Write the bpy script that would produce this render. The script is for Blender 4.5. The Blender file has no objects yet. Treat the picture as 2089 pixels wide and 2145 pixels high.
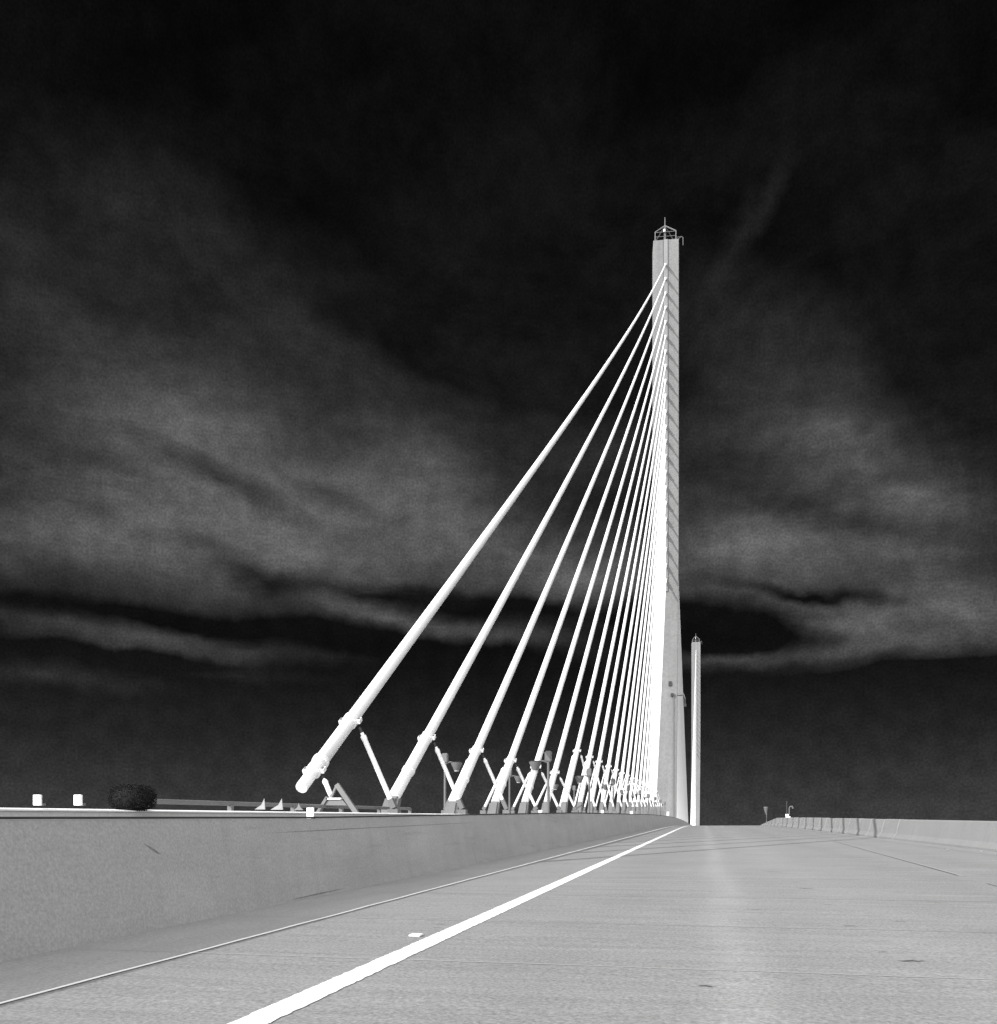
import bpy, bmesh, math, random
from mathutils import Vector, Matrix
random.seed(4)
scene = bpy.context.scene
col = scene.collection
D2R = math.radians
# ---------------------------------------------------------------- camera
FOC = 1850.0                       # focal length in photo pixels (photo 2089 x 2145)
YAW = math.atan(430.5 / FOC)       # camera looks left of the road axis (+Y)
SN, CS = math.sin(YAW), math.cos(YAW)
EYE = 0.9
cd = bpy.data.cameras.new('camera'); cam = bpy.data.objects.new('camera', cd); col.objects.link(cam)
cam.location = (0, 0, EYE); cam.rotation_euler = (D2R(90), 0, YAW)
cd.sensor_width = 36; cd.sensor_fit = 'AUTO'; cd.lens = FOC / 2145 * 36
cd.shift_y = (1749 - 1072.5) / 2145
cd.clip_start = 0.1; cd.clip_end = 60000
scene.camera = cam
# ---------------------------------------------------------------- view
scene.view_settings.view_transform = 'Standard'; scene.view_settings.look = 'None'
scene.view_settings.exposure = 0.5; scene.view_settings.gamma = 1
EXPF = 2 ** 0.5
# ---------------------------------------------------------------- sun
SA, SB = 1.40, 1.42               # light travels along (SA, SB, -1)
sun_el = math.atan(1 / math.hypot(SA, SB)); sun_rot = math.atan2(-SA, -SB) % (2 * math.pi)
sl = bpy.data.lights.new('sun', 'SUN'); sl.energy = 3.9; sl.angle = D2R(0.4); sl.color = (1, 0.995, 0.985)
so = bpy.data.objects.new('sun', sl); col.objects.link(so)
so.rotation_euler = Vector((SA, SB, -1)).to_track_quat('-Z', 'Y').to_euler()
so.location = (-60, -60, 60)
# ---------------------------------------------------------------- sky
w = bpy.data.worlds.new('World'); scene.world = w; w.use_nodes = True
nt = w.node_tree; nt.nodes.clear()
def N(t, **k):
    n = nt.nodes.new(t)
    for a, b in k.items(): setattr(n, a, b)
    return n
def L(a, b): nt.links.new(a, b)
def val(s, v):
    if hasattr(v, 'is_output'): L(v, s)
    else: s.default_value = v
def mth(op, a, b=0.0, c=0.0, clamp=False):
    n = N('ShaderNodeMath', operation=op); n.use_clamp = clamp
    val(n.inputs[0], a); val(n.inputs[1], b); val(n.inputs[2], c)
    return n.outputs[0]
def mrange(v, a, b, c, d, smooth=True):
    n = N('ShaderNodeMapRange'); n.interpolation_type = 'SMOOTHSTEP' if smooth else 'LINEAR'
    val(n.inputs[0], v); n.inputs[1].default_value = a; n.inputs[2].default_value = b
    n.inputs[3].default_value = c; n.inputs[4].default_value = d
    return n.outputs[0]
tc = N('ShaderNodeTexCoord'); sep = N('ShaderNodeSeparateXYZ'); L(tc.outputs['Generated'], sep.inputs[0])
dx, dy, dz = sep.outputs
az = mth('MULTIPLY', mth('ARCTAN2', dx, dy), 57.2958)
el = mth('MULTIPLY', mth('ARCSINE', dz), 57.2958)
cxyz = N('ShaderNodeCombineXYZ'); L(az, cxyz.inputs[0]); L(el, cxyz.inputs[1])
P0 = cxyz.outputs[0]
def noise(vec, scale, detail, rough, dist=0.0, mapping=None):
    if mapping:
        m = N('ShaderNodeMapping'); L(vec, m.inputs[0]); m.inputs[2].default_value = (0, 0, D2R(mapping[0]))
        m.inputs[3].default_value = (mapping[1], mapping[2], 1); m.inputs[1].default_value = (mapping[3], mapping[4], 0)
        vec = m.outputs[0]
    n = N('ShaderNodeTexNoise'); L(vec, n.inputs['Vector']); n.inputs['Scale'].default_value = scale
    n.inputs['Detail'].default_value = detail; n.inputs['Roughness'].default_value = rough; n.inputs['Distortion'].default_value = dist
    return n
# coordinates warped a little so that no cloud edge is a clean ellipse
nw = noise(P0, 0.11, 5, 0.58)
vm = N('ShaderNodeVectorMath', operation='SUBTRACT'); L(nw.outputs['Color'], vm.inputs[0]); vm.inputs[1].default_value = (0.5, 0.5, 0.5)
vs = N('ShaderNodeVectorMath', operation='MULTIPLY'); L(vm.outputs[0], vs.inputs[0]); vs.inputs[1].default_value = (7.5, 3.0, 0)
va = N('ShaderNodeVectorMath', operation='ADD'); L(P0, va.inputs[0]); L(vs.outputs[0], va.inputs[1])
PW = va.outputs[0]
def azel(x, y):                    # photo pixel (1904 wide) -> azimuth, elevation in degrees
    u = (x * 1.0972 - 1044.5) / FOC; v = (1749 - y * 1.0972) / FOC
    d = Vector((u * CS - SN, u * SN + CS, v)).normalized()
    return math.degrees(math.atan2(d.x, d.y)), math.degrees(math.asin(d.z))
def blob(x, y, rx, ry, rot, amp, acc):
    a, e = azel(x, y)
    a2, e2 = azel(x + 10, y); k = math.hypot(a2 - a, e2 - e) / 10
    a3, e3 = azel(x, y - 10); k2 = math.hypot(a3 - a, e3 - e) / 10
    m = N('ShaderNodeMapping', vector_type='TEXTURE'); L(PW, m.inputs[0])
    m.inputs[1].default_value = (a, e, 0); m.inputs[2].default_value = (0, 0, D2R(rot))
    m.inputs[3].default_value = (rx * k, ry * k2, 1)
    g = N('ShaderNodeTexGradient', gradient_type='QUADRATIC_SPHERE'); L(m.outputs[0], g.inputs[0])
    return mth('MULTIPLY_ADD', mth('POWER', g.outputs[1], 0.62), amp, acc)
# (x, y, half width, half height, tilt, amplitude in display units)
bright = [
 (180, 1020, 760, 210, -4, .25), (560, 1020, 680, 190, -12, .20), (880, 1020, 460, 190, -20, .21), (760, 850, 540, 190, -14, .16), (300, 860, 700, 200, -8, .07), (150, 1075, 420, 90, -2, .07),
 (330, 800, 520, 170, -10, .16), (120, 540, 480, 220, -20, .11), (240, 360, 420, 180, -16, .05), (560, 600, 520, 190, -18, .09),
 (240, 1215, 420, 46, -4, .21), (500, 1235, 300, 36, -5, .09), (100, 1285, 320, 34, -2, .08), (420, 1275, 220, 24, -5, .06),
 (760, 1190, 240, 44, -10, .17), (950, 1225, 320, 46, -7, .14), (1130, 1100, 260, 120, -8, .18), (660, 1120, 260, 70, -12, .12),
 (1390, 1040, 300, 170, 2, .26), (1700, 1060, 480, 200, -10, .23), (1840, 1170, 460, 110, -2, .22), (1550, 1190, 300, 64, -14, .20),
 (1420, 1258, 300, 34, 2, .18), (1700, 1245, 340, 40, 3, .16), (1560, 820, 360, 160, -14, .22), (1760, 930, 360, 160, -18, .15), (1480, 650, 340, 150, -20, .10),
 (1405, 475, 140, 46, 50, .062), (1450, 400, 120, 44, 60, .035), (1250, 880, 300, 120, -12, .10),
]
dark = [
 (420, 905, 230, 40, -16, .16), (620, 930, 180, 30, -16, .08), (480, 1085, 180, 46, -24, .13), (760, 1150, 420, 38, -7, .17), (330, 1178, 460, 30, 0, .15),
 (800, 1240, 330, 46, -5, .16), (220, 1250, 220, 22, -3, .16), (350, 1258, 160, 20, -4, .15), (1000, 1160, 300, 26, -7, .16),
 (1360, 1190, 260, 70, -9, .42), (1540, 1135, 220, 20, -14, .18), (1650, 1000, 260, 40, -12, .08), (1500, 950, 260, 60, -8, .06), (1750, 1290, 420, 26, 3, .25), (1850, 640, 240, 260, 0, .10),
 (850, 690, 420, 60, -14, .07), (200, 880, 260, 60, -12, .06)]
acc = 0.0
for b in bright: acc = blob(*b, acc)
wis = noise(PW, 0.30, 7, 0.60, 0.4, (10, 0.45, 1.6, 3.1, 7.7))        # streaky cirrus texture
wis2 = noise(PW, 0.13, 5, 0.60, 0.6, (14, 0.6, 1.4, 11.0, 2.0))
wf = mth('ADD', mrange(wis.outputs[0], .25, .75, .86, 1.18), mrange(wis2.outputs[0], .25, .75, -.12, .12))
acc = mth('MULTIPLY', acc, mth('MULTIPLY', wf, 0.93))
dk = 0.0
for b in dark: dk = blob(*b, dk)
acc = mth('MAXIMUM', mth('SUBTRACT', acc, mth('MULTIPLY', dk, mrange(wis2.outputs[0], .3, .7, .7, 1.15))), 0.0)
# clear-air gradient: black overhead, paler towards the horizon
cr = N('ShaderNodeValToRGB'); L(mth('DIVIDE', el, 60.0, clamp=True), cr.inputs[0])
els = cr.color_ramp.elements; els[0].position = 0; els[0].color = (.262,) * 3 + (1,); els[1].position = 1; els[1].color = (.06,) * 3 + (1,)
for p, v in ((0.055, .215), (.105, .16), (.155, .115), (.20, .085), (.30, .10), (.45, .10), (.6, .085), (.75, .07)):
    e = els.new(p); e.color = (v,) * 3 + (1,)
basev = N('ShaderNodeSeparateColor'); L(cr.outputs[0], basev.inputs[0])
patch = noise(PW, 0.09, 6, 0.62, 0.3, (20, .7, 1.2, 4.0, 1.0))
disp = mth('ADD', mth('MULTIPLY', basev.outputs[0], mth('ADD', 1.0, mth('MULTIPLY', mrange(patch.outputs[0], .3, .7, -.26, .30), mrange(el, 13.5, 20.0, 0.12, 1.0)))), acc)
mott = noise(P0, 0.9, 3, .5)
mott2 = noise(P0, 7.0, 2, .6)
disp = mth('MULTIPLY', disp, mth('MULTIPLY', mrange(mott.outputs[0], .25, .75, .93, 1.07), mrange(mott2.outputs[0], .25, .75, .86, 1.14, False)))
lum = mth('DIVIDE', mth('POWER', disp, 2.2), EXPF)
# the half of the sky behind the camera, towards the sun, gets an added bright fill to lift the shade
back = mth('ADD', mth('MULTIPLY', dx, -0.15), mth('MULTIPLY', dy, -0.989))
fill_mottle = noise(tc.outputs['Generated'], 2.2, 6, .6)
bm_ = mth('MULTIPLY', mrange(back, -0.12, 0.45, 0.0, 1.0), mrange(fill_mottle.outputs[0], .3, .7, .65, 1.35))
lum = mth('ADD', lum, mth('MULTIPLY', bm_, 2.05))
sky = N('ShaderNodeTexSky', sky_type='NISHITA'); sky.sun_disc = False; sky.sun_elevation = sun_el; sky.sun_rotation = sun_rot
sky.air_density = 1.0; sky.dust_density = 0.4
sr = N('ShaderNodeSeparateColor'); L(sky.outputs[0], sr.inputs[0])
# red-filter response of the sky (red channel only), faded out towards the dark side opposite the sun
redsky = mth('MULTIPLY', sr.outputs[0], mrange(back, -0.3, 0.3, 0.0, 0.06))
lum = mth('ADD', lum, redsky)
grey = N('ShaderNodeCombineColor')
for i in range(3): L(lum, grey.inputs[i])
bg = N('ShaderNodeBackground'); L(grey.outputs[0], bg.inputs[0]); bg.inputs[1].default_value = 1.0
wo = N('ShaderNodeOutputWorld'); L(bg.outputs[0], wo.inputs[0])

# ---------------------------------------------------------------- materials
def mat(name, base, rough=.85, var=.12, scale=3.0, fine=0.0, fscale=60.0, bump=0.0, metal=0.0, streak=None, spots=0.0, bands=None, scuff=0.0, wear=0.0):
    m = bpy.data.materials.new(name); m.use_nodes = True
    t = m.node_tree; b = t.nodes['Principled BSDF']
    b.inputs['Roughness'].default_value = rough; b.inputs['Metallic'].default_value = metal
    b.inputs['Specular IOR Level'].default_value = 0.25
    c = t.nodes.new('ShaderNodeTexCoord')
    def nz(s, d, r, vec=None, map_=None):
        v = vec or c.outputs['Object']
        if map_:
            mp = t.nodes.new('ShaderNodeMapping'); t.links.new(v, mp.inputs[0]); mp.inputs[3].default_value = map_; v = mp.outputs[0]
        n = t.nodes.new('ShaderNodeTexNoise'); t.links.new(v, n.inputs['Vector'])
        n.inputs['Scale'].default_value = s; n.inputs['Detail'].default_value = d; n.inputs['Roughness'].default_value = r
        return n.outputs[0]
    def M(op, a, b_=0.0, c_=0.0):
        n = t.nodes.new('ShaderNodeMath'); n.operation = op
        for i, v in enumerate((a, b_, c_)):
            if hasattr(v, 'is_output'): t.links.new(v, n.inputs[i])
            else: n.inputs[i].default_value = v
        return n.outputs[0]
    f = M('MULTIPLY_ADD', M('SUBTRACT', nz(scale, 6, .6), .5), 2 * var * 2, 1.0)
    if fine: f = M('MULTIPLY', f, M('MULTIPLY_ADD', M('SUBTRACT', nz(fscale, 3, .7), .5), 2 * fine * 2, 1.0))
    if streak: f = M('MULTIPLY', f, M('MULTIPLY_ADD', M('SUBTRACT', nz(1.0, 5, .65, None, streak[:3]), .5), 2 * streak[3] * 2, 1.0))
    if spots:
        mr = t.nodes.new('ShaderNodeMapRange'); t.links.new(nz(2.1, 4, .7), mr.inputs[0])
        mr.inputs[1].default_value = .62; mr.inputs[2].default_value = .74; mr.inputs[3].default_value = 1; mr.inputs[4].default_value = 1 - spots
        f = M('MULTIPLY', f, mr.outputs[0])
    if bands or wear:
        sx = t.nodes.new('ShaderNodeSeparateXYZ'); t.links.new(c.outputs['Object'], sx.inputs[0])
        wx = M('MULTIPLY_ADD', M('SUBTRACT', nz(.7, 4, .6, None, (1, .25, 1)), .5), .9, sx.outputs[0])
        for x0, wd, am in (bands or ()):             # worn wheel tracks run along the lane
            g = M('POWER', 2.718, M('MULTIPLY', M('POWER', M('ABSOLUTE', M('DIVIDE', M('SUBTRACT', wx, x0), wd)), 2.0), -1.0))
            f = M('MULTIPLY', f, M('MULTIPLY_ADD', g, am, 1.0))
    if scuff:
        mr = t.nodes.new('ShaderNodeMapRange'); t.links.new(nz(1.0, 5, .68, None, (1.5, .5, 7.0)), mr.inputs[0])
        mr.inputs[1].default_value = .60; mr.inputs[2].default_value = .72; mr.inputs[3].default_value = 1; mr.inputs[4].default_value = 1 - scuff
        f = M('MULTIPLY', f, mr.outputs[0])
        mr = t.nodes.new('ShaderNodeMapRange'); t.links.new(nz(1.0, 4, .6, None, (3.0, 3.0, .35)), mr.inputs[0])
        mr.inputs[1].default_value = .55; mr.inputs[2].default_value = .75; mr.inputs[3].default_value = 1; mr.inputs[4].default_value = 1 - scuff * .7
        f = M('MULTIPLY', f, mr.outputs[0])
    if wear:
        mr = t.nodes.new('ShaderNodeMapRange'); t.links.new(nz(38, 5, .75), mr.inputs[0])
        mr.inputs[1].default_value = .60; mr.inputs[2].default_value = .70; mr.inputs[3].default_value = 1; mr.inputs[4].default_value = 1 - wear
        f = M('MULTIPLY', f, mr.outputs[0])
    v = M('MULTIPLY', f, base)
    cc = t.nodes.new('ShaderNodeCombineColor')
    for i in range(3): t.links.new(v, cc.inputs[i])
    t.links.new(cc.outputs[0], b.inputs['Base Color'])
    if bump:
        bp = t.nodes.new('ShaderNodeBump'); bp.inputs['Strength'].default_value = bump; bp.inputs['Distance'].default_value = 0.01
        t.links.new(nz(fscale * .6, 4, .6), bp.inputs['Height']); t.links.new(bp.outputs[0], b.inputs['Normal'])
    return m
M_road = mat('road_concrete', .203, .9, .07, .8, .42, 44, .5, streak=(.5, 7.0, 1, .13), spots=.16, bands=((.22, .20, .17), (-.9, .4, -.05), (1.45, .5, .06), (3.1, .35, -.06), (4.9, .3, -.05), (-4.0, .5, -.06)))
M_shoulder = mat('gutter_concrete', .22, .9, .06, .8, .14, 30, .3)
M_barL = mat('barrier_concrete', .335, .9, .09, .9, .22, 42, .3, streak=(1.0, .25, 2.2, .08), scuff=.16)
M_barR = mat('far_barrier_concrete', .178, .9, .07, .7, .14, 24, .2, scuff=.12)
M_shade_lift = mat('shade_lift_concrete', .275, .9, .07, .8, .30, 48, .4, streak=(3.0, .4, 1, .08))  # paler than the road, so the shaded left edge comes out brighter
M_wall = mat('parapet_concrete', .52, .9, .06, 1.0, .10, 30, .2)
M_cap = mat('white_rail_paint', .8, .55, .04, 3)
M_line = mat('white_line_paint', .74, .7, .06, 2.5, .12, 60, wear=.4)
M_pyl = mat('pylon_concrete', .168, .9, .08, .22, .17, 2.6, .1, streak=(.9, .9, .06, .11))
M_pyl2 = mat('pylon_rib_concrete', .205, .9, .06, .3, .06, 3.0)
M_stay = mat('stay_white_pipe', .73, .45, .03, .8)
M_steel = mat('grey_galvanised_steel', .14, .6, .1, 4, .05, 40)
M_dark = mat('dark_steel', .03, .6, .15, 6)
M_block = mat('anchor_block_concrete', .125, .9, .1, 3, .1, 30)
M_deck = mat('deck_concrete', .36, .9, .08, .6, .08, 20)
M_water = mat('inlet_water', .03, .12, .1, .05)
M_scuff = mat('dark_scuff', .20, .9, .2, 9, .3, 40)
M_leaf = mat('dark_shrub_leaves', .008, .95, .3, 8)
M_joint = mat('dark_joint_filler', .05, .9, .2, 3)
M_seal = mat('pale_joint_seal', .28, .9, .08, 3)
M_lamp = mat('grey_lamp_paint', .11, .5, .06, 5)
M_lampl = mat('pale_fin_paint', .24, .7, .08, 6, .1, 40)
M_globe = mat('lamp_diffuser', .55, .35, .04, 5)

# ---------------------------------------------------------------- mesh helpers
made = []
def link(name, bm, m, parent=None, smooth=False):
    me = bpy.data.meshes.new(name); bmesh.ops.recalc_face_normals(bm, faces=bm.faces); bm.to_mesh(me); bm.free()
    me.materials.append(m)
    if smooth:
        for p in me.polygons: p.use_smooth = True
        try: me.set_sharp_from_angle(angle=D2R(40))
        except Exception: pass
    o = bpy.data.objects.new(name, me); col.objects.link(o); made.append(o)
    if parent: o.parent = parent; o.matrix_parent_inverse = parent.matrix_basis.inverted()
    return o
def tag(o, label, cat, group=None):
    o['label'] = label; o['category'] = cat
    if group: o['group'] = group
    return o
def struct(o, kind='structure'): o['kind'] = kind; return o
def thing(name, label, cat, loc, group=None, rz=0.0):
    o = bpy.data.objects.new(name, None); col.objects.link(o); o.location = loc; o.rotation_euler = (0, 0, rz)
    o.empty_display_size = .2
    o.matrix_basis = Matrix.Translation(loc) @ Matrix.Rotation(rz, 4, 'Z')
    return tag(o, label, cat, group)
def B(): return bmesh.new()
def box(bm, x0, x1, y0, y1, z0, z1, mtx=None):
    vs = [bm.verts.new((x, y, z)) for x in (x0, x1) for y in (y0, y1) for z in (z0, z1)]
    for q in ((0, 1, 3, 2), (4, 6, 7, 5), (0, 4, 5, 1), (2, 3, 7, 6), (0, 2, 6, 4), (1, 5, 7, 3)): bm.faces.new([vs[i] for i in q])
    if mtx is not None:
        for v in vs: v.co = mtx @ v.co
    return vs
def bevel(bm, r, seg=1):
    bmesh.ops.bevel(bm, geom=list(bm.edges), offset=r, segments=seg, affect='EDGES', clamp_overlap=True)
def tube(bm, pts, rad, seg=12, caps=True):
    pts = [Vector(p) for p in pts]
    if not isinstance(rad, (list, tuple)): rad = [rad] * len(pts)
    rings = []; ref = None
    for i, p in enumerate(pts):
        t = (pts[min(i + 1, len(pts) - 1)] - pts[max(i - 1, 0)]).normalized()
        if ref is None: ref = Vector((1, 0, 0)) if abs(t.x) < .8 else Vector((0, 1, 0))
        a = (ref - t * ref.dot(t)).normalized(); b = t.cross(a); ref = a
        rings.append([bm.verts.new(p + (a * math.cos(2 * math.pi * k / seg) + b * math.sin(2 * math.pi * k / seg)) * rad[i]) for k in range(seg)])
    for r0, r1 in zip(rings, rings[1:]):
        for k in range(seg): bm.faces.new((r0[k], r0[(k + 1) % seg], r1[(k + 1) % seg], r1[k]))
    if caps: bm.faces.new(rings[0][::-1]); bm.faces.new(rings[-1])
def beam(bm, p, q, wx, wy):                     # square bar from p to q
    p, q = Vector(p), Vector(q); t = (q - p).normalized()
    a = Vector((1, 0, 0)); a = (a - t * a.dot(t)); a = a.normalized() if a.length > .05 else Vector((0, 1, 0)); b = t.cross(a)
    vs = []
    for c in (p, q):
        for s1, s2 in ((-1, -1), (1, -1), (1, 1), (-1, 1)): vs.append(bm.verts.new(c + a * s1 * wx / 2 + b * s2 * wy / 2))
    for qd in ((3, 2, 1, 0), (4, 5, 6, 7), (0, 1, 5, 4), (1, 2, 6, 5), (2, 3, 7, 6), (3, 0, 4, 7)): bm.faces.new([vs[i] for i in qd])
def prism(bm, poly, mtx):                      # poly: (u, v) list in the u-v plane, thickness along w; mtx places it
    n = len(poly[0])
    pts0, pts1, th = poly
    a = [bm.verts.new(mtx @ Vector((u, -th / 2, v))) for u, v in zip(pts0, pts1)]
    b = [bm.verts.new(mtx @ Vector((u, th / 2, v))) for u, v in zip(pts0, pts1)]
    bm.faces.new(a); bm.faces.new(b[::-1]); k = len(a)
    for i in range(k): bm.faces.new((a[i], b[i], b[(i + 1) % k], a[(i + 1) % k]))

# ---------------------------------------------------------------- road geometry
G, Y0, R2 = 0.0195, 68.0, 13000.0
def rz_(Y):
    z = G * Y; q = Y - Y0
    if q > 0: z -= q * q / R2 if q < 140 else 140 * 140 / R2 + .0215 * (q - 140)
    return z
def bend(Y):
    if Y < 60: return 0.0
    if Y < 155: return .4 * ((Y - 60) / 95) ** 2
    return .4 + .0065 * (Y - 155)
YS = [-14, -8, -3] + [i * 1.0 for i in range(0, 40)] + [40 + 2.5 * i for i in range(0, 60)] + [190 + 10 * i for i in range(0, 53)]
def strip(name, x0, x1, dz, m, ys=YS, kind=True):
    bm = B(); prev = None
    for y in ys:
        a = bm.verts.new((x0 + bend(y), y, rz_(y) + dz)); b = bm.verts.new((x1 + bend(y), y, rz_(y) + dz))
        if prev: bm.faces.new((prev[0], prev[1], b, a))
        prev = (a, b)
    o = link(name, bm, m)
    if kind: struct(o)
    return o
def extrude_profile(bm, prof, ys, hf=None):     # prof: list of (x, z), z scaled by hf(y)
    rows = []
    for y in ys:
        k = hf(y) if hf else 1.0
        rows.append([bm.verts.new((x + bend(y), y, rz_(y) + z * k)) for x, z in prof])
    n = len(prof)
    for r0, r1 in zip(rows, rows[1:]):
        for i in range(n): bm.faces.new((r0[i], r0[(i + 1) % n], r1[(i + 1) % n], r1[i]))
    bm.faces.new(rows[0]); bm.faces.new(rows[-1][::-1])
def sub(a, b, step=2.0):
    ys = [a]; y = a
    while y + step < b - .01:
        y += step; ys.append(y)
    return ys + [b]

strip('road', -4.34, 7.25, 0, M_road)
bm = B(); extrude_profile(bm, [(-13.7, .16), (-4.6, .16), (-4.6, -.02), (8.3, -.02), (8.3, -1.6), (6.5, -2.2), (-12, -2.2), (-13.7, -1.6)], [y for y in YS])
for v in bm.verts: v.co.z -= .02
struct(link('bridge_deck', bm, M_deck))
bm = B(); rr = 22000
vs = [bm.verts.new((rr * math.cos(a * math.pi / 32), rr * math.sin(a * math.pi / 32), -14)) for a in range(64)]; bm.faces.new(vs)
struct(link('water', bm, M_water))
bm = B(); prev = None
for y in sub(-2, 30, .04) + sub(30.5, 330, 2.0):  # painted edge line with a slightly ragged outline
    j = .006 if y < 30 else 0
    p = [bm.verts.new((-1.95 + sg * (.085 + random.uniform(-j, j)) + bend(y), y, rz_(y) + .004)) for sg in (-1, 1)]
    if prev: bm.faces.new((prev[0], prev[1], p[1], p[0]))
    prev = p
struct(link('edge_line', bm, M_line))
strip('gutter_or_shade_lift', -4.42, -3.40, .001, M_shade_lift, ys=sub(-8, 330, 2.0))  # left edge painted lighter to lift the barrier's cast shadow
strip('gutter_or_shade_lift', 6.5, 7.25, .004, M_shoulder, ys=sub(-2, 160, 2.0))
# transverse and longitudinal joints of the concrete paving
def jstrip(name, pts, wd, dz, m):
    bm = B(); prev = None
    for i, (x, y) in enumerate(pts):
        a = Vector(pts[max(i - 1, 0)]); b = Vector(pts[min(i + 1, len(pts) - 1)]); t = (b - a).normalized(); n = Vector((-t.y, t.x)) * wd / 2
        p = [bm.verts.new((x + s * n.x + bend(y), y + s * n.y, rz_(y) + dz)) for s in (-1, 1)]
        if prev: bm.faces.new((prev[0], prev[1], p[1], p[0]))
        prev = p
    return struct(link(name, bm, m))
def wob(x0, x1, y, amp=.012, n=26):
    out = []; o = 0
    for i in range(n + 1):
        o = .7 * o + random.uniform(-amp, amp); out.append((x0 + (x1 - x0) * i / n, y + o))
    return out
bm = B(); prev = None
for y in sub(-2, 130, .5):                       # thin pale line along the left strip, widening with distance
    hwid = .012 + .0011 * max(0, y); xo = -3.36 + random.uniform(-.006, .006)
    p = [bm.verts.new((xo + sg * hwid + bend(y), y, rz_(y) + .0055)) for sg in (-1, 1)]
    if prev: bm.faces.new((prev[0], prev[1], p[1], p[0]))
    prev = p
struct(link('pale_side_line', bm, M_cap))
for y in (5.35, 7.5, 10.2, 13.4, 17.2, 21.5):
    jstrip('road_joint', wob(-4.3, 6.45, y), .03 if y < 6 else .022, .002, M_seal)
jstrip('road_joint', [(3.62 + (y - 12) * .045, y) for y in sub(10.5, 12.9, .6)], .016, .004, M_joint)
jstrip('road_joint', [(3.62 + (y - 12) * .045, y) for y in sub(14.6, 34, 1)], .018, .004, M_joint)
jstrip('road_joint', [(3.67 + (y - 12) * .045, y) for y in sub(14.4, 34, 1)], .035, .0035, M_seal)
def ground_at(x, y):                            # photo pixel -> point on the road
    u = (x - 1044.5) / FOC; v = (1749 - y) / FOC; d = .5
    while d < 400:
        p = Vector((d * (u * CS - SN), d * (u * SN + CS), EYE + d * v))
        if p.z <= rz_(p.y): return p
        d += .01
    return p
# short cracks and scuffs in the right lane
def crack(x0, y0, x1, y1, wd):
    a, b = ground_at(x0, y0), ground_at(x1, y1); n = 7; pts = []
    for i in range(n + 1):
        p = a.lerp(b, i / n); pts.append((p.x, p.y + random.uniform(-.02, .02)))
    bm = B(); prev = None
    for i, (x, y) in enumerate(pts):
        ww = .5 * wd * math.sin(math.pi * (i + .35) / (n + .7)) * random.uniform(.7, 1.2)
        p = [bm.verts.new((x, y - ww, rz_(y - ww) + .005)), bm.verts.new((x, y + ww, rz_(y + ww) + .005))]
        if prev: bm.faces.new((prev[0], prev[1], p[1], p[0]))
        prev = p
    struct(link('road_crack', bm, M_joint))
for c in ((1878, 2013, 1942, 2015, .028), (1458, 2065, 1500, 2069, .022), (1765, 1940, 1798, 1941, .022), (1668, 1861, 1706, 1862, .035),
          (1838, 1994, 1860, 1996, .014), (1720, 1894, 1745, 1897, .02), (910, 1936, 935, 1937, .012), (905, 1944, 925, 1944, .012), (1600, 1825, 1640, 1828, .03), (1210, 1823, 1245, 1820, .015), (1655, 1848, 1680, 1849, .02), (1870, 1930, 1900, 1932, .014), (1480, 1990, 1500, 1991, .01), (1560, 1905, 1600, 1907, .016), (1940, 1890, 1985, 1893, .016)):
    crack(*c)
bm = B(); p = ground_at(872, 1961); box(bm, -.045, .045, -.05, .05, 0, .018); bevel(bm, .006)
o = link('pavement_marker', bm, M_cap); o.location = (p.x, p.y, rz_(p.y)); tag(o, 'small white raised marker on the road beside the solid white edge line', 'road marker')

def at(px, py, X=None, Y=None):                 # photo pixel -> point on the plane x = X or y = Y
    u = (px - 1044.5) / FOC; v = (1749 - py) / FOC; a, b = u * CS - SN, u * SN + CS
    d = X / a if X is not None else Y / b
    return Vector((d * a, d * b, EYE + d * v))
# ---------------------------------------------------------------- left barrier and parapet
def hfL(y):
    K = [(-20, .9), (10, .905), (32, 1.06), (84, 1.14), (150, 1.2), (800, 1.2)]
    for (a, p), (b, q) in zip(K, K[1:]):
        if y <= b: return p + (q - p) * (y - a) / (b - a)
    return 1.2
profL = [(-4.36, 0), (-4.385, .12), (-4.56, 1.0), (-4.75, 1.0), (-4.75, -.02)]
bm = B(); extrude_profile(bm, profL, sub(-12, 40, 1) + sub(42.5, 420, 2.5), hfL)
o = link('concrete_barrier', bm, M_barL); bl = o; tag(o, 'long shaded grey concrete safety barrier along the left edge of the road', 'barrier')
bm = B(); prev = None
for y in sub(-12, 40, 1) + sub(42.5, 420, 2.5):   # added dark line along the top edge, thicker with distance
    z0 = rz_(y) + hfL(y); hs = .014 + .0007 * max(0, min(y, 40)); ring = [bm.verts.new((-4.555 - dx_ + bend(y), y, z0 + dz_)) for dx_, dz_ in ((0, .003), (0, .003 + hs), (.09, .003 + hs), (.09, .003))]
    if prev:
        for i in range(4): bm.faces.new((prev[i], prev[(i + 1) % 4], ring[(i + 1) % 4], ring[i]))
    prev = ring
link('top_dark_line', bm, M_joint, bl)
def onbar(px, py):                               # point on the sloping inner face of the left barrier
    x = -4.5
    for _ in range(6):
        q = at(px, py, X=x); hh = max(0, min(1, (q.z - rz_(q.y)) / hfL(q.y))); x = -4.385 - (hh - .12) * .175 / .88 + bend(q.y)
    return q
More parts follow.
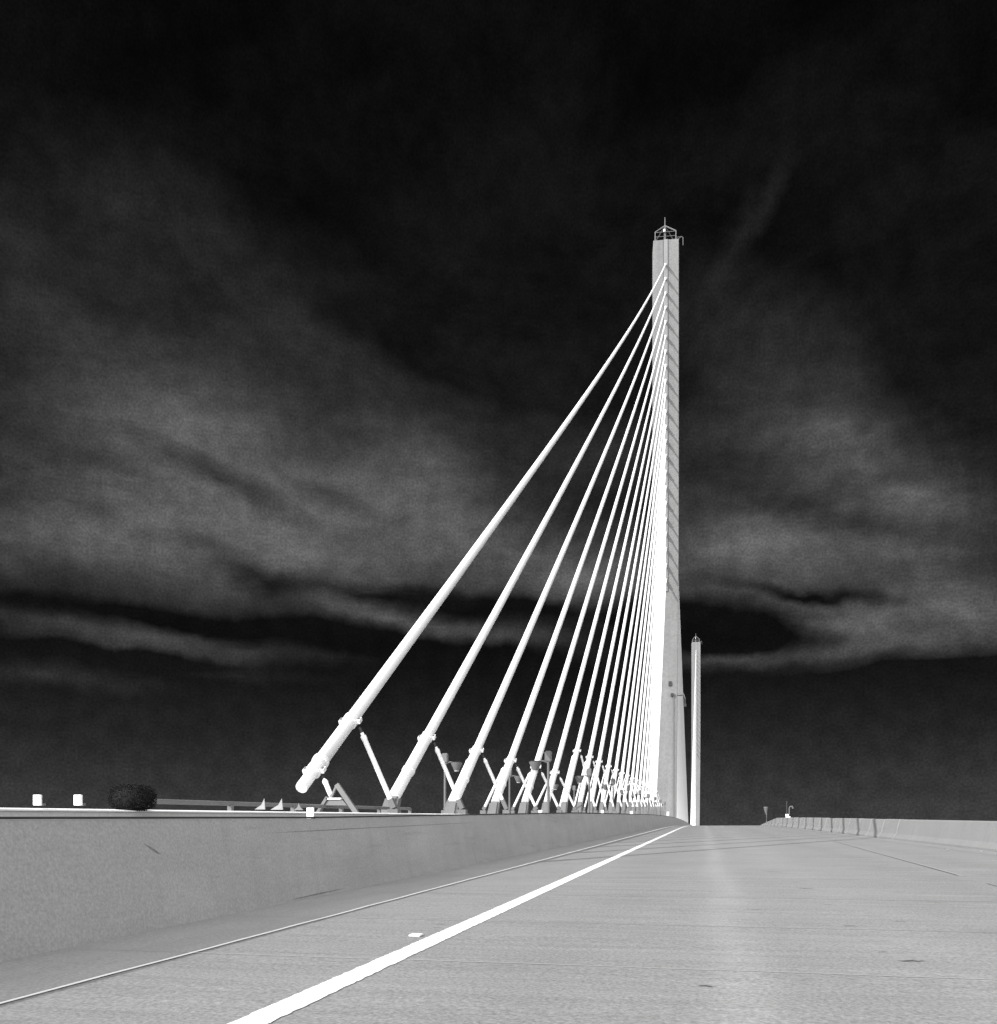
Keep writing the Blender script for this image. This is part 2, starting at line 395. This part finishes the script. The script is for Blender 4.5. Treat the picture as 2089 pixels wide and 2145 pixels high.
def scuffmark(x0, y0, x1, y1, wd):
    bm = B(); prev = None
    for i in range(9):
        q = onbar(x0 + (x1 - x0) * i / 8, y0 + (y1 - y0) * i / 8); hh = wd * math.sin(math.pi * (i + .4) / 8.8) * random.uniform(.6, 1.2)
        p = [bm.verts.new((q.x + .005, q.y, q.z + sg * hh)) for sg in (-1, 1)]
        if prev: bm.faces.new((prev[0], prev[1], p[1], p[0]))
        prev = p
    link('scuff_mark', bm, M_scuff, bl)
for c_ in ((302, 1768, 336, 1790, .012), (540, 1746, 1010, 1722, .004), (612, 1884, 720, 1861, .008), (300, 1976, 420, 1950, .006), (1130, 1700, 1180, 1722, .004), (810, 1852, 1030, 1806, .006)):
    scuffmark(*c_)
bm = B(); extrude_profile(bm, [(-5.12, .1), (-5.12, .97), (-5.30, .97), (-5.30, .1)], sub(-12, 28, 1))
t = thing('parapet_wall', 'low pale parapet wall with a white cap just behind the left barrier', 'wall', (-5.2, 0, 0))
link('wall', bm, M_wall, t)
bm = B(); extrude_profile(bm, [(-5.10, .973), (-5.10, .985), (-5.32, .999), (-5.32, .973)], sub(-12, 28, 1)); link('cap', bm, M_cap, t)

# ---------------------------------------------------------------- right barrier
profR = [(7.12, 0), (7.12, .07), (7.24, .24), (7.36, .80), (7.40, .84), (7.56, .84), (7.60, .80), (7.62, -.02)]
def hfR(y): return .9 + .1 * min(1, max(0, (y - 20) / 50)) + .06 * min(1, max(0, (y - 60) / 60))
bm = B(); extrude_profile(bm, profR, sub(-8, 36.6, 1.2), hfR)
o = link('concrete_barrier', bm, M_barR); tag(o, 'long unbroken pale concrete barrier nearest on the right edge of the road', 'barrier', 'concrete barriers on the right')
y = 36.65; i = 0
while y < 91:
    y1 = y + 2.98
    bm = B(); extrude_profile(bm, profR, [y + .075, y + .14, (y + y1) / 2, y1 - .14, y1 - .075], hfR)
    for v in bm.verts:                           # chamfered ends show as pale edges beside each gap
        if abs(v.co.y - y - .075) < .005 or abs(v.co.y - y1 + .075) < .005: v.co.x += .03 if v.co.x - bend(v.co.y) < 7.45 else -.03
    jx, jz = random.uniform(-.02, .02), random.uniform(-.012, .012)
    for v in bm.verts: v.co.x += jx; v.co.z += jz
    o = link('concrete_barrier', bm, M_barR)
    tag(o, 'short precast concrete barrier block with dark joints in the right hand row' if 0 < i else 'nearest short precast barrier block touching the long right hand barrier', 'barrier', 'concrete barriers on the right')
    y = y1; i += 1
bm = B(); extrude_profile(bm, profR, sub(y + .9, 124, 2), lambda q: hfR(q) * (1 - .85 * max(0, (q - 97) / 27)))
o = link('concrete_barrier', bm, M_barR); tag(o, 'farthest piece of right hand barrier beyond the wide dark gap at the crest', 'barrier', 'concrete barriers on the right')
YGAP = y
for px, py in ((1985, 1781), (2056, 1785)):
    p = ground_at(px, py); bm = B(); box(bm, -.03, .03, -.03, .03, 0, .028); bevel(bm, .008)
    o = link('curb_marker', bm, M_shoulder); o.location = (p.x, p.y, rz_(p.y) + .004)
    tag(o, 'small pale lump on the gutter %s' % ('below the right barrier, left one of two' if px < 2000 else 'nearest the right edge of the photo'), 'road marker', 'gutter markers by the right barrier')

# ---------------------------------------------------------------- pylons
XP, YP = -6.39, 155.0
XP2, YP2 = -4.0, 470.0
def pylon(loc, label, H, name='bridge_pylon'):
    X, Y, zb = loc
    t = thing(name, label, 'pylon', (X, Y, zb), 'pale concrete bridge pylons')
    hw, hd = 2.26, 1.7
    made.clear()
    zs = [0, 6, 14, 26, 38, 46, 60, 80, H]
    def hl(z): return hw - .2 + (0.7 * ((46 - z) / 46) ** 1.4 if z < 46 else 0)
    def hr(z): return hw - .02 - (.42 * ((50 - z) / 50) if z < 50 else 0)
    bm = B(); rows = []
    c = .07
    for z in zs:
        l, r = hl(z), hr(z)
        rows.append([bm.verts.new((X + x, Y + y_, zb + z)) for x, y_ in ((-l, -hd + c), (-l + c, -hd), (r - c, -hd), (r, -hd + c), (r, hd - c), (r - c, hd), (-l + c, hd), (-l, hd - c))])
    for r0, r1 in zip(rows, rows[1:]):
        for i in range(8): bm.faces.new((r0[i], r0[(i + 1) % 8], r1[(i + 1) % 8], r1[i]))
    bm.faces.new(rows[0][::-1]); bm.faces.new(rows[-1])
    # leg down to the water
    bm2 = B(); box(bm2, X - hl(0) - .3, X + hr(0), Y - hd - .2, Y + hd + .2, -14.5, zb - .01)
    sh = link('shaft', bm, M_pyl, t); link('footing', bm2, M_pyl, t)
    for s in (-1, 1):
        bm = B(); box(bm, X - .32, X + .34, Y + s * (hd + .075) - .09, Y + s * (hd + .075) + .09, zb + 40, zb + H - .02); link('anchor_rib', bm, M_pyl2, t)
    bm = B(); box(bm, X - .42, X - .36, Y - hd - .02, Y - hd + .05, zb + 40, zb + H - .05); link('recess_groove', bm, M_joint, sh)
    for s in (-1, 1):
        bm = B(); box(bm, X + s * 1.75 - .03, X + s * 1.75 + .03, Y - hd - .012, Y - hd + .02, zb + 46, zb + H - .3); link('edge_groove', bm, M_pyl2, sh)
    # cage on top
    tp = zb + H; k = .055
    bm = B()
    cs = [(-1.75, -1.45), (1.75, -1.45), (1.75, 1.45), (-1.75, 1.45)]
    for (x, y_) in cs: beam(bm, (X + x, Y + y_, tp), (X + x, Y + y_, tp + 1.55), .14, .14)
    for zz in (.75, 1.5):
        for i in range(4): tube(bm, [(X + cs[i][0], Y + cs[i][1], tp + zz), (X + cs[(i + 1) % 4][0], Y + cs[(i + 1) % 4][1], tp + zz)], k * .8, 6)
    for (x, y_) in cs: beam(bm, (X + x, Y + y_, tp + 1.55), (X, Y, tp + 3.55), .13, .13)
    link('cage', bm, M_steel, t)
    bm = B(); box(bm, X - 1.6, X + 1.6, Y - 1.4, Y + 1.4, tp + .02, tp + .12); link('platform', bm, M_dark, t)
    bm = B(); tube(bm, [(X, Y, tp + .1), (X, Y, tp + 3.5)], .2, 10); box(bm, X - .3, X + .1, Y - .3, Y + .3, tp + .12, tp + .9); link('hatch_box', bm, M_steel, t)
    bm = B(); tube(bm, [(X - .12, Y - .5, tp + 2.15), (X - .12, Y - .5, tp + 2.55)], .19, 10); link('beacon', bm, M_cap, t)
    bm = B(); tube(bm, [(X, Y, tp + 3.4), (X, Y, tp + 5.0)], [.09, .05], 7); link('antenna', bm, M_steel, t)
    bm = B(); tube(bm, [(X + 1.8, Y - 1.4, tp + .45), (X + 2.75, Y - 1.4, tp + .5), (X + 2.95, Y - 1.4, tp + .3), (X + 2.95, Y - 1.4, tp - 1.0)], .05, 6)
    tube(bm, [(X + 1.8, Y - 1.4, tp + .0), (X + 2.75, Y - 1.4, tp + .5)], .04, 6); link('davit', bm, M_steel, t)
    for o in made:                               # the faces stand a little turned from the road axis
        mt = Matrix.Translation((X, Y - hd, 0)) @ Matrix.Rotation(D2R(6), 4, 'Z') @ Matrix.Translation((-X, -(Y - hd), 0))
        o.data.transform(mt)
    return t, hd
zP1 = rz_(YP); H1 = at(1395, 502, Y=YP - 1.7).z - zP1
tP, HD = pylon((XP, YP, zP1), 'tall pale concrete pylon that the near fan of white stays climbs to', H1)
zP2 = rz_(YP2); H2 = at(1458, 1345, Y=YP2 - 1.7).z - zP2
pylon((XP2, YP2, zP2), 'distant slender pale pylon standing right of the tall near pylon', H2)
# hatch, bracket and hanging lamp half way up the near pylon
fy = YP - HD
def onface(px, py): return at(px, py, Y=fy)
p = onface(1404, 1432); bm = B(); box(bm, p.x - .25, p.x + .25, fy - .06, fy + .02, p.z - .4, p.z + .4); link('hatch', bm, M_dark, tP)
p = onface(1409, 1456); bm = B(); box(bm, p.x - .3, p.x + .2, fy - .25, fy, p.z - .2, p.z + .3); link('junction_box', bm, M_dark, tP)
p = onface(1411, 1460); bm = B(); tube(bm, [(p.x, fy - .05, p.z), (p.x, fy - .05, zP1 + 1)], .05, 6); link('conduit', bm, M_lamp, tP)
p = onface(1421, 1452); bm = B()
tube(bm, [(p.x - .1, fy + .3, p.z), (p.x + .9, fy + .3, p.z - .1), (p.x + 1.15, fy + .3, p.z - .9)], .07, 7); box(bm, p.x - .2, p.x + .7, fy + .1, fy + 1.1, p.z - .3, p.z - .2)
br = link('bracket', bm, M_steel, tP)
bm = B(); tube(bm, [(p.x + 1.15, fy + .3, p.z - .9), (p.x + 1.15, fy + .3, p.z - 1.8)], .12, 8); box(bm, p.x + .95, p.x + 1.35, fy + .1, fy + .5, p.z - 2.3, p.z - 1.8); link('hanging_light', bm, M_dark, br)

# ---------------------------------------------------------------- stays
YB = [12.25, 16.75, 21.4, 26.0, 30.6, 35.1, 39.9, 45.1, 49.8, 55.5, 61.0, 66.25, 71.2, 76.75, 81.75, 87.1, 92.4, 97.7, 103, 108.3, 113.7, 119]
YA = [554.6, 584, 614, 644, 674, 705, 735.5, 766, 797, 828, 861, 893, 923, 954, 987, 1020, 1052, 1086, 1116, 1149, 1182, 1214]
ZA = [at(1395, y_, Y=YP - HD).z for y_ in YA]
ORD = ['first', 'second', 'third', 'fourth', 'fifth', 'sixth', 'seventh', 'eighth', 'ninth', 'tenth', 'eleventh', 'twelfth', 'thirteenth', 'fourteenth', 'fifteenth']
def proj(P):
    d = -P[0] * SN + P[1] * CS; r = P[0] * CS + P[1] * SN
    return 1044.5 + FOC * r / d, 1749 - FOC * (P[2] - EYE) / d
def staycurve(k):
    yb = YB[k]; zb = rz_(yb) + .75; za = ZA[k]; sag = 1.2 if k < 10 else .7
    def f(t): return Vector((XP, yb + (YP - HD - .1 - yb) * t, zb + (za - zb) * t - 4 * sag * t * (1 - t)))
    return f
def find_t(f, ypix):
    a, b = 0.0, .5
    for _ in range(40):
        m = (a + b) / 2
        if proj(f(m))[1] > ypix: a = m
        else: b = m
    return a
COL = {0: 1510, 1: 1545, 2: 1572, 3: 1593, 4: 1606, 5: 1618}
zc = [staycurve(k)(find_t(staycurve(k), v)).z - rz_(YB[k]) for k, v in COL.items()]
def strut(t, top, foot, r, zfoot, kn=True):
    top, foot = Vector(top), Vector(foot); dr = (foot - top).normalized(); ln = (foot - top).length
    bm = B(); tube(bm, [top, top + dr * .13], r * .62, 8); a = link('knuckle', bm, M_dark, t, True)
    bm = B(); tube(bm, [top + dr * .11, top + dr * .17, top + dr * .17, top + dr * .24, top + dr * .25, foot - dr * .0], [r * .7, r * .7, r * 1.15, r * 1.15, r, r], 10)
    return link('brace_strut', bm, M_stay, t, True), a
def stay(k):
    f = staycurve(k); yb = YB[k]; rp = .121 if k < 7 else .127
    lab = ('white stay pipe, %s from the left in the near fan' % ORD[k]) if k < 15 else 'white stay pipe packed in the dense bundle hard against the near pylon'
    if k == 0: lab = 'longest white stay pipe, leftmost, its blunt lower end hanging above the parapet'
    if k == 1: lab = 'white stay pipe second from the left, rising from a grey footing'
    t0 = find_t(f, 1650 if k == 0 else (1671 if k == 1 else 1681))
    base = f(t0)
    t = thing('stay_cable', lab, 'bridge cable', (XP, yb, rz_(yb) + .2), 'white stay cables rising to the near pylon')
    if k in COL: tcol = find_t(f, COL[k])
    else:
        zt = rz_(yb) + 4.35 + .02 * k; a, b = 0., .5
        for _ in range(40):
            m = (a + b) / 2
            if f(m).z < zt: a = m
            else: b = m
        tcol = a
    n = 20
    bm = B(); tube(bm, [f(tcol + (1 - tcol) * i / n) for i in range(n + 1)], rp, 14); pipe = link('pipe', bm, M_stay, t, True)
    dr = (f(tcol) - f(t0)).normalized()
    bm = B()
    L0 = (f(tcol) - f(t0)).length
    if k == 0:
        tube(bm, [f(t0), f(t0 + (tcol - t0) * .28), f(t0 + (tcol - t0) * .285), f(t0 + (tcol - t0) * .33), f(t0 + (tcol - t0) * .335), f(tcol)], [.10, .10, .128, .128, .12, .12], 16)
    else:
        tube(bm, [f(t0), f(t0 + .10 * (tcol - t0)), f(t0 + .11 * (tcol - t0)), f(tcol)], [.132, .132, rp * 1.08, rp * 1.08], 16)
    sl_ = link('sleeve', bm, M_stay, t, True)
    if k < 6:
        bm = B(); q = f(t0 + (tcol - t0) * (.36 if k == 0 else .42)); tube(bm, [q - dr * .04, q + dr * .04], rp * 1.12 + .012, 14); link('band', bm, M_stay, sl_, True)
    # clamp collar with side lugs
    def clamp(tt, s=1.0):
        c = f(tt)
        bm = B(); tube(bm, [c - dr * .09 * s, c + dr * .09 * s], (rp + .022) * s, 14)
        nr = Vector((0, -dr.z, dr.y))
        mtx = Matrix.Translation(c) @ Matrix(((1, 0, 0, 0), (0, dr.y, nr.y, 0), (0, dr.z, nr.z, 0), (0, 0, 0, 1)))
        cl = link('clamp', bm, M_stay, t, True)
        for sx in (-1, 1):
            bm = B(); box(bm, sx * (rp + .01) * s, sx * (rp + .085) * s, -.075 * s, .075 * s, -.035 * s, .035 * s, mtx); link('clamp_lug', bm, M_stay, cl)
            bm = B(); box(bm, sx * (rp + .035) * s, sx * (rp + .065) * s, -.03 * s, .03 * s, -.06 * s, .06 * s, mtx); link('clamp_bolt', bm, M_steel, cl)
        return c
    c = clamp(tcol)
    zf = at(1400, 1692, Y=c.y).z if True else 0
    d = -XP * SN + c.y * CS
    zf = EYE + d * (1749 - (1677 if k < 3 else 1690)) / FOC
    zfl = EYE + d * (1749 - 1699) / FOC; zdk = rz_(c.y) + .14
    for s in (1, -1):
        if k == 0 and s < 0: continue
        a = (.84 + .02 * min(k, 6), .95)[s < 0]
        top = c + Vector((s * (rp + .06), 0, -.13)); full = Vector((XP + s * a, c.y + .05, zfl + .05))
        q = (top.z - zf) / (top.z - full.z); foot = top.lerp(full, q)
        st, kn = strut(t, top, foot, .05, zf)
        bm = B(); beam(bm, foot - (full - top).normalized() * .02, full, .11, .13); box(bm, full.x - .10, full.x + .10, full.y - .10, full.y + .10, zdk, zfl + .03)
        link('strut_foot', bm, M_block, t)
    if k == 0:                                   # lower clamp with its short prop onto the A-frame
        c2 = f(t0 + (tcol - t0) * .24); c2 = clamp(t0 + (tcol - t0) * .24, .92)
        e = at(694, 1667, Y=13.3)
        strut(t, c2 + Vector((.16, .0, -.12)), e, .042, 0)
    else:                                        # grey anchor pedestal under the pipe
        b0 = base; low = f(0.0); low.z = rz_(low.y) + .14
        bm = B(); vs = []
        dirn = (f(.02) - f(0)).normalized(); g = f(max(0, t0 - .0)) - dirn * .0
        w0, w1 = .15, .21
        for (cx, cy, cz, ww) in ((g.x, g.y + .02, g.z + .03, w0), (low.x, low.y + .0, low.z, w1)):
            for sx, sy in ((-1, -1), (1, -1), (1, 1), (-1, 1)): vs.append(bm.verts.new((cx + sx * ww, cy + sy * ww, cz)))
        for qd in ((0, 1, 2, 3), (7, 6, 5, 4), (0, 4, 5, 1), (1, 5, 6, 2), (2, 6, 7, 3), (3, 7, 4, 0)): bm.faces.new([vs[i] for i in qd])
        bmesh.ops.recalc_face_normals(bm, faces=bm.faces); bevel(bm, .05, 2); link('anchor_pedestal', bm, M_block, t)
    bm = B(); q = f(1.0); e = (f(1.0) - f(.98)).normalized(); tube(bm, [q - e * 1.3, q], rp + .09, 12); link('upper_socket', bm, M_stay, t, True)
for k in range(len(YB)): stay(k)
# main-span stays that run away behind the near pylon
for k in range(len(YB)):
    ye = YP + (YP - YB[k]) * .985; bm = B()
    a = Vector((XP, YP + HD + .1, ZA[k])); b = Vector((XP + bend(ye) + .0, ye, rz_(ye) + .9))
    tube(bm, [a.lerp(b, i / 12) - Vector((0, 0, 4 * .9 * (i / 12) * (1 - i / 12))) for i in range(13)], .112, 8)
    box(bm, b.x - .3, b.x + .3, b.y - .3, b.y + .3, rz_(ye) + .14, rz_(ye) + 1.1)
    o = link('stay_cable', bm, M_stay, None, True); tag(o, 'white stay running away behind the near pylon, part of the wedge on its right', 'bridge cable', 'stays on the far side of the near pylon')
# stays of the distant pylon that come back towards the camera
for k in range(len(YB)):
    ye = YP2 - (YP - YB[k]) * .985; bm = B()
    a = Vector((XP2, YP2 - HD - .1, zP2 + (ZA[k] - zP1) * H2 / H1)); b = Vector((XP + bend(ye) + .1, ye, rz_(ye) + .9))
    tube(bm, [a.lerp(b, i / 8) for i in range(9)], .112, 6)
    box(bm, b.x - .3, b.x + .3, b.y - .3, b.y + .3, rz_(ye) + .14, rz_(ye) + 1.1)
    o = link('stay_cable', bm, M_stay, None, True); tag(o, 'thin white stay leaning against the distant pylon, merging into one pale streak', 'bridge cable', 'stays of the distant pylon')

# ---------------------------------------------------------------- A-frame bracket under the first stay
yA = 13.3
def A(px, py): return at(px, py, Y=yA)
t = thing('support_frame', 'grey triangular steel frame standing under the blunt end of the longest stay', 'support frame', (A(705, 1690).x, yA, rz_(yA) + .16))
zd = rz_(yA) + .16
ap, rb = A(706, 1643), A(741, 1694)
rb2 = ap + (rb - ap) * ((ap.z - zd) / (ap.z - rb.z))
bm = B(); beam(bm, ap, rb2, .078, .06); link('leg', bm, M_steel, t)
lb, lt = A(672, 1694), A(687, 1670); lb2 = lt + (lb - lt) * ((lt.z - zd) / (lt.z - lb.z))
bm = B(); beam(bm, lt, lb2, .045, .09); link('leg', bm, M_steel, t)
bm = B(); beam(bm, ap - Vector((0, 0, .01)), A(694, 1672), .03, .05); link('prop', bm, M_steel, t)
q0, q1, q2, q3 = A(688, 1676), A(719, 1676), A(728, 1687), A(681, 1687)
bm = B(); a_ = [bm.verts.new(q + Vector((0, -.02, 0))) for q in (q0, q1, q2, q3)]; b_ = [bm.verts.new(q + Vector((0, .02, 0))) for q in (q0, q1, q2, q3)]
bm.faces.new(a_); bm.faces.new(b_[::-1])
for i in range(4): bm.faces.new((a_[i], b_[i], b_[(i + 1) % 4], a_[(i + 1) % 4]))
link('plate', bm, M_steel, t)
a, b = A(685, 1673.5), A(716, 1673.5); bm = B(); box(bm, a.x, b.x, yA - .045, yA + .045, a.z - .012, a.z + .014); link('cross_bar', bm, M_cap, t)

# ---------------------------------------------------------------- small things on the parapet
def ptop(y_): return rz_(y_) + 1.018
def onpar(px, X=-5.2): 
    p = at(px, 1690, X=X); return p.y
for i, (xl, xr, ya_, s, lab) in enumerate(((534, 556, 1672.5, 1, 'pale pointed fin on the parapet cap, leftmost of the three'), (567, 593, 1672.5, 1, 'pale pointed fin in the middle, tallest of the three on the parapet cap'), (616, 636, 1682, .5, 'small dull pointed fin nearest the hanging stay end'))):
    y_ = onpar((xl + xr) / 2, -5.21); a = at(xl, 1690, Y=y_); b = at(xr, 1690, Y=y_); tpz = at(xr - 4, ya_, Y=y_).z
    zb = ptop(y_); wd = b.x - a.x
    bm = B(); us = (-wd / 2, wd / 2, wd * .47, wd * .42, wd * .14) if s == 1 else (-wd / 2, wd / 2, wd * .2, wd * .02, -wd * .12)
    H_ = tpz - zb
    prism(bm, (us, (0, 0, H_ * .4, H_, H_ * .42), .012), Matrix.Translation(((-5.21), y_, zb)))
    o = link('fin', bm, M_lampl if s == 1 else M_steel); tag(o, lab, 'bracket', 'pointed fins on the parapet')
def plate(px0, px1, py0, py1, X, lab):
    y_ = at((px0 + px1) / 2, 1690, X=X).y; a, b = at(px0, py0, Y=y_), at(px1, py1, Y=y_)
    t = thing('delineator', lab, 'reflector', ((a.x + b.x) / 2, y_, b.z), 'white reflector plates along the left wall')
    bm = B(); box(bm, a.x, b.x, y_ - .012, y_ + .012, b.z, a.z); bevel(bm, .004); link('plate', bm, M_cap, t)
    bm = B(); box(bm, a.x + .01, b.x - .01, y_ + .012, y_ + .06, b.z, b.z + .02); link('bracket', bm, M_steel, t)
plate(71, 87, 1665, 1687, -5.2, 'white upright reflector plate on the parapet, leftmost in the photo')
plate(156, 172, 1665, 1687, -5.2, 'white upright reflector plate on the parapet between the leftmost plate and the dark shrub')
plate(643, 658, 1692, 1715, -4.66, 'white reflector plate on the barrier below the hanging stay end')
plate(1128, 1136, 1697, 1707, -4.66, 'white reflector plate on the barrier beneath the fifth stay')
plate(1259, 1265, 1697, 1706, -4.66, 'small white reflector plate on the barrier below the bundle of thin stays')
plate(1320, 1326, 1699, 1706, -4.66, 'tiny white reflector plate on the barrier left of the near pylon foot')
plate(1397, 1402, 1700, 1709, -4.6, 'tiny white reflector plate on the barrier in front of the near pylon foot')
# handrail of the walkway
t = thing('handrail', 'grey walkway handrail with small balusters seen above the white parapet cap', 'railing', (-6.0, 8.7, .3))
ys = sub(8.6, 17.6, .9)
hz = lambda y_: rz_(y_) + .965 + .09
bm = B(); tube(bm, [(-6.0, y_, hz(y_) + .05) for y_ in ys], .03, 8); link('rail', bm, M_steel, t)
bm = B(); tube(bm, [(-6.0, y_, hz(y_) - .11) for y_ in ys], .018, 8); link('rail', bm, M_steel, t)
for y_ in ys[::2]:
    bm = B(); box(bm, -6.03, -5.97, y_ - .03, y_ + .03, rz_(y_) + .14, hz(y_) + .05); link('post', bm, M_steel, t)
bm = B()
for i in range(34): tube(bm, [(-6.0, 12.3 + i * .15, hz(12.3 + i * .15) - .11), (-6.0, 12.3 + i * .15, rz_(12.3) + .2)], .011, 6)
o = link('balusters', bm, M_steel, t)
# dark shrub spilling over the parapet
p = at(278, 1671, X=-5.17); rx = at(318, 1671, Y=p.y).x - p.x; rzz = (at(278, 1643, Y=p.y).z - at(278, 1698, Y=p.y).z) / 2
t = thing('shrub', 'dark rounded shrub bulging over the parapet between the white plates and the rail', 'shrub', (p.x, p.y, p.z - rzz))
bm = B(); n = 0
while n < 5200:
    v = Vector((random.uniform(-1, 1), random.uniform(-1, 1), random.uniform(-1, 1))); q = (abs(v.x) ** 3 + abs(v.y) ** 3 + abs(v.z) ** 3) ** (1 / 3)
    if q > 1.03 or q < .8: continue
    c = p + Vector((v.x * rx, v.y * rx * .8, v.z * rzz)); s = random.uniform(.004, .007)
    ax = Vector((random.gauss(0, 1), random.gauss(0, 1), random.gauss(0, 1))).normalized(); bx = ax.orthogonal().normalized()
    bm.faces.new([bm.verts.new(c + ax * s * 1.5), bm.verts.new(c + bx * s * .7), bm.verts.new(c - ax * s * 1.5), bm.verts.new(c - bx * s * .7)]); n += 1
link('foliage', bm, M_leaf, t)
bm = B(); bmesh.ops.create_icosphere(bm, subdivisions=3, radius=1)
for v in bm.verts: v.co = p + Vector((v.co.x * rx * .95, v.co.y * rx * .75, v.co.z * rzz * .95)) * random.uniform(.92, 1.05) if False else p + Vector((v.co.x * rx * .95, v.co.y * rx * .75, v.co.z * rzz * .95))
link('stem_mass', bm, M_leaf, t, True)
bm = B(); tube(bm, [(p.x - .2, p.y, rz_(p.y) + .14), (p.x - .16, p.y, p.z)], .02, 6); link('stem', bm, M_leaf, t)

# ---------------------------------------------------------------- walkway lamps
def lamp(x, y_, side, lab, grp, sc=1.0):
    zb = rz_(y_) + .14; first = len(made)
    t = thing('street_lamp', lab, 'street lamp', (x, y_, zb), grp)
    bm = B(); tube(bm, [(x, y_, zb), (x, y_, zb + .3), (x, y_, zb + .32), (x, y_, zb + 3.6)], [.11, .11, .075, .06], 10); link('pole', bm, M_lamp, t, True)
    bm = B(); box(bm, x - .17, x + .17, y_ - .1, y_ + .1, zb + 3.6, zb + 4.12); bevel(bm, .05, 2); link('head_box', bm, M_lamp, t)
    bm = B(); tube(bm, [(x, y_, zb + 3.55), (x + side * .25, y_, zb + 3.66), (x + side * .75, y_, zb + 3.62)], .035, 8); link('arm', bm, M_lamp, t, True)
    cx = x + side * .62
    bm = B(); tube(bm, [(cx, y_, zb + 3.62), (cx, y_, zb + 3.56), (cx, y_, zb + 3.30), (cx, y_, zb + 3.22)], [.30, .29, .17, .14], 14); lm = link('luminaire', bm, M_lamp, t, True)
    bm = B(); tube(bm, [(cx, y_, zb + 3.63), (cx, y_, zb + 3.66)], [.31, .26], 14); link('cap', bm, M_dark, lm, True)
    bm = B(); tube(bm, [(cx, y_, zb + 3.215), (cx, y_, zb + 3.17)], [.13, .1], 12); link('diffuser', bm, M_globe, lm, True)
    for o in made[first:]: o.data.transform(Matrix.Translation((x, y_, zb)) @ Matrix.Scale(sc, 4) @ Matrix.Translation((-x, -y_, -zb)))
w1 = ['nearest lamp on the stay side of the walkway, box head high beside the sixth stay', 'second lamp on the stay side, its head between the seventh and ninth stays', 'third lamp on the stay side, its head among the thin bundled stays', 'fourth lamp on the stay side, a small dark head on the white bundle']
for i in range(9):
    lamp(-5.55 + bend(31.9 + 11.8 * i), 31.9 + 11.8 * i, -1, w1[i] if i < 4 else 'tiny dark walkway lamp close to the near pylon foot', 'lamps along the stay side of the walkway', .78)
w2 = ['grey lamp with a box head standing between the second and third stays', 'slim grey lamp standing between the fourth and fifth stays', 'small grey lamp of the outer row seen behind the sixth stay']
for i in range(4):
    lamp(-13.0, 43.7 + 15.5 * i, 1, w2[i] if i < 3 else 'faint grey lamp of the outer row seen behind the thin stays', 'lamps along the outer side of the walkway')
# lamps behind the right barrier
XR = 7.85
p = at(1649, 1712, X=XR); y_ = p.y
t = thing('street_lamp', 'slim dark lamp post with a curved grey arm standing behind the right barrier', 'street lamp', (XR, y_, rz_(y_)), 'lamps beyond the right barrier')
zt = at(1649, 1678, X=XR).z; zm = at(1654, 1688, X=XR).z; zl = at(1649, 1708, X=XR).z
bm = B(); tube(bm, [(XR - .02, y_, zl - .1), (XR - .02, y_, zt)], .06, 8); link('pole', bm, M_dark, t)
bm = B(); tube(bm, [(XR + .2, y_, zl - .3), (XR + .2, y_, zm - .15), (XR + .28, y_, zm), (XR + .45, y_, zm + .02), (XR + .56, y_, zm - .18)], [.05, .05, .07, .09, .08], 8); link('arm', bm, M_lamp, t, True)
bm = B(); box(bm, XR - .16, XR + .12, y_ - .14, y_ + .14, rz_(y_) - .1, zl + .12); box(bm, XR - .16, XR + .3, y_ - .15, y_ + .15, rz_(y_) - .1, zl - .12); link('base', bm, M_cap, t)
p = at(1606, 1722, X=XR + .4); y_ = p.y; x = p.x
t = thing('street_lamp', 'faint lamp with a fan shaped grey head at the crest left of the dark post', 'street lamp', (x, y_, rz_(y_)), 'lamps beyond the right barrier')
z1 = at(1606, 1690, X=x).z; z2 = at(1606, 1707, X=x).z
bm = B(); tube(bm, [(x, y_, rz_(y_) - .1), (x, y_, z2 + .1)], .05, 8); link('pole', bm, M_lamp, t)
bm = B(); tube(bm, [(x, y_, z2), (x - .08, y_, (z1 + z2) / 2), (x - .1, y_, z1 - .1), (x - .1, y_, z1)], [.07, .2, .3, .22], 10); link('lamp_head', bm, M_lamp, t, True)
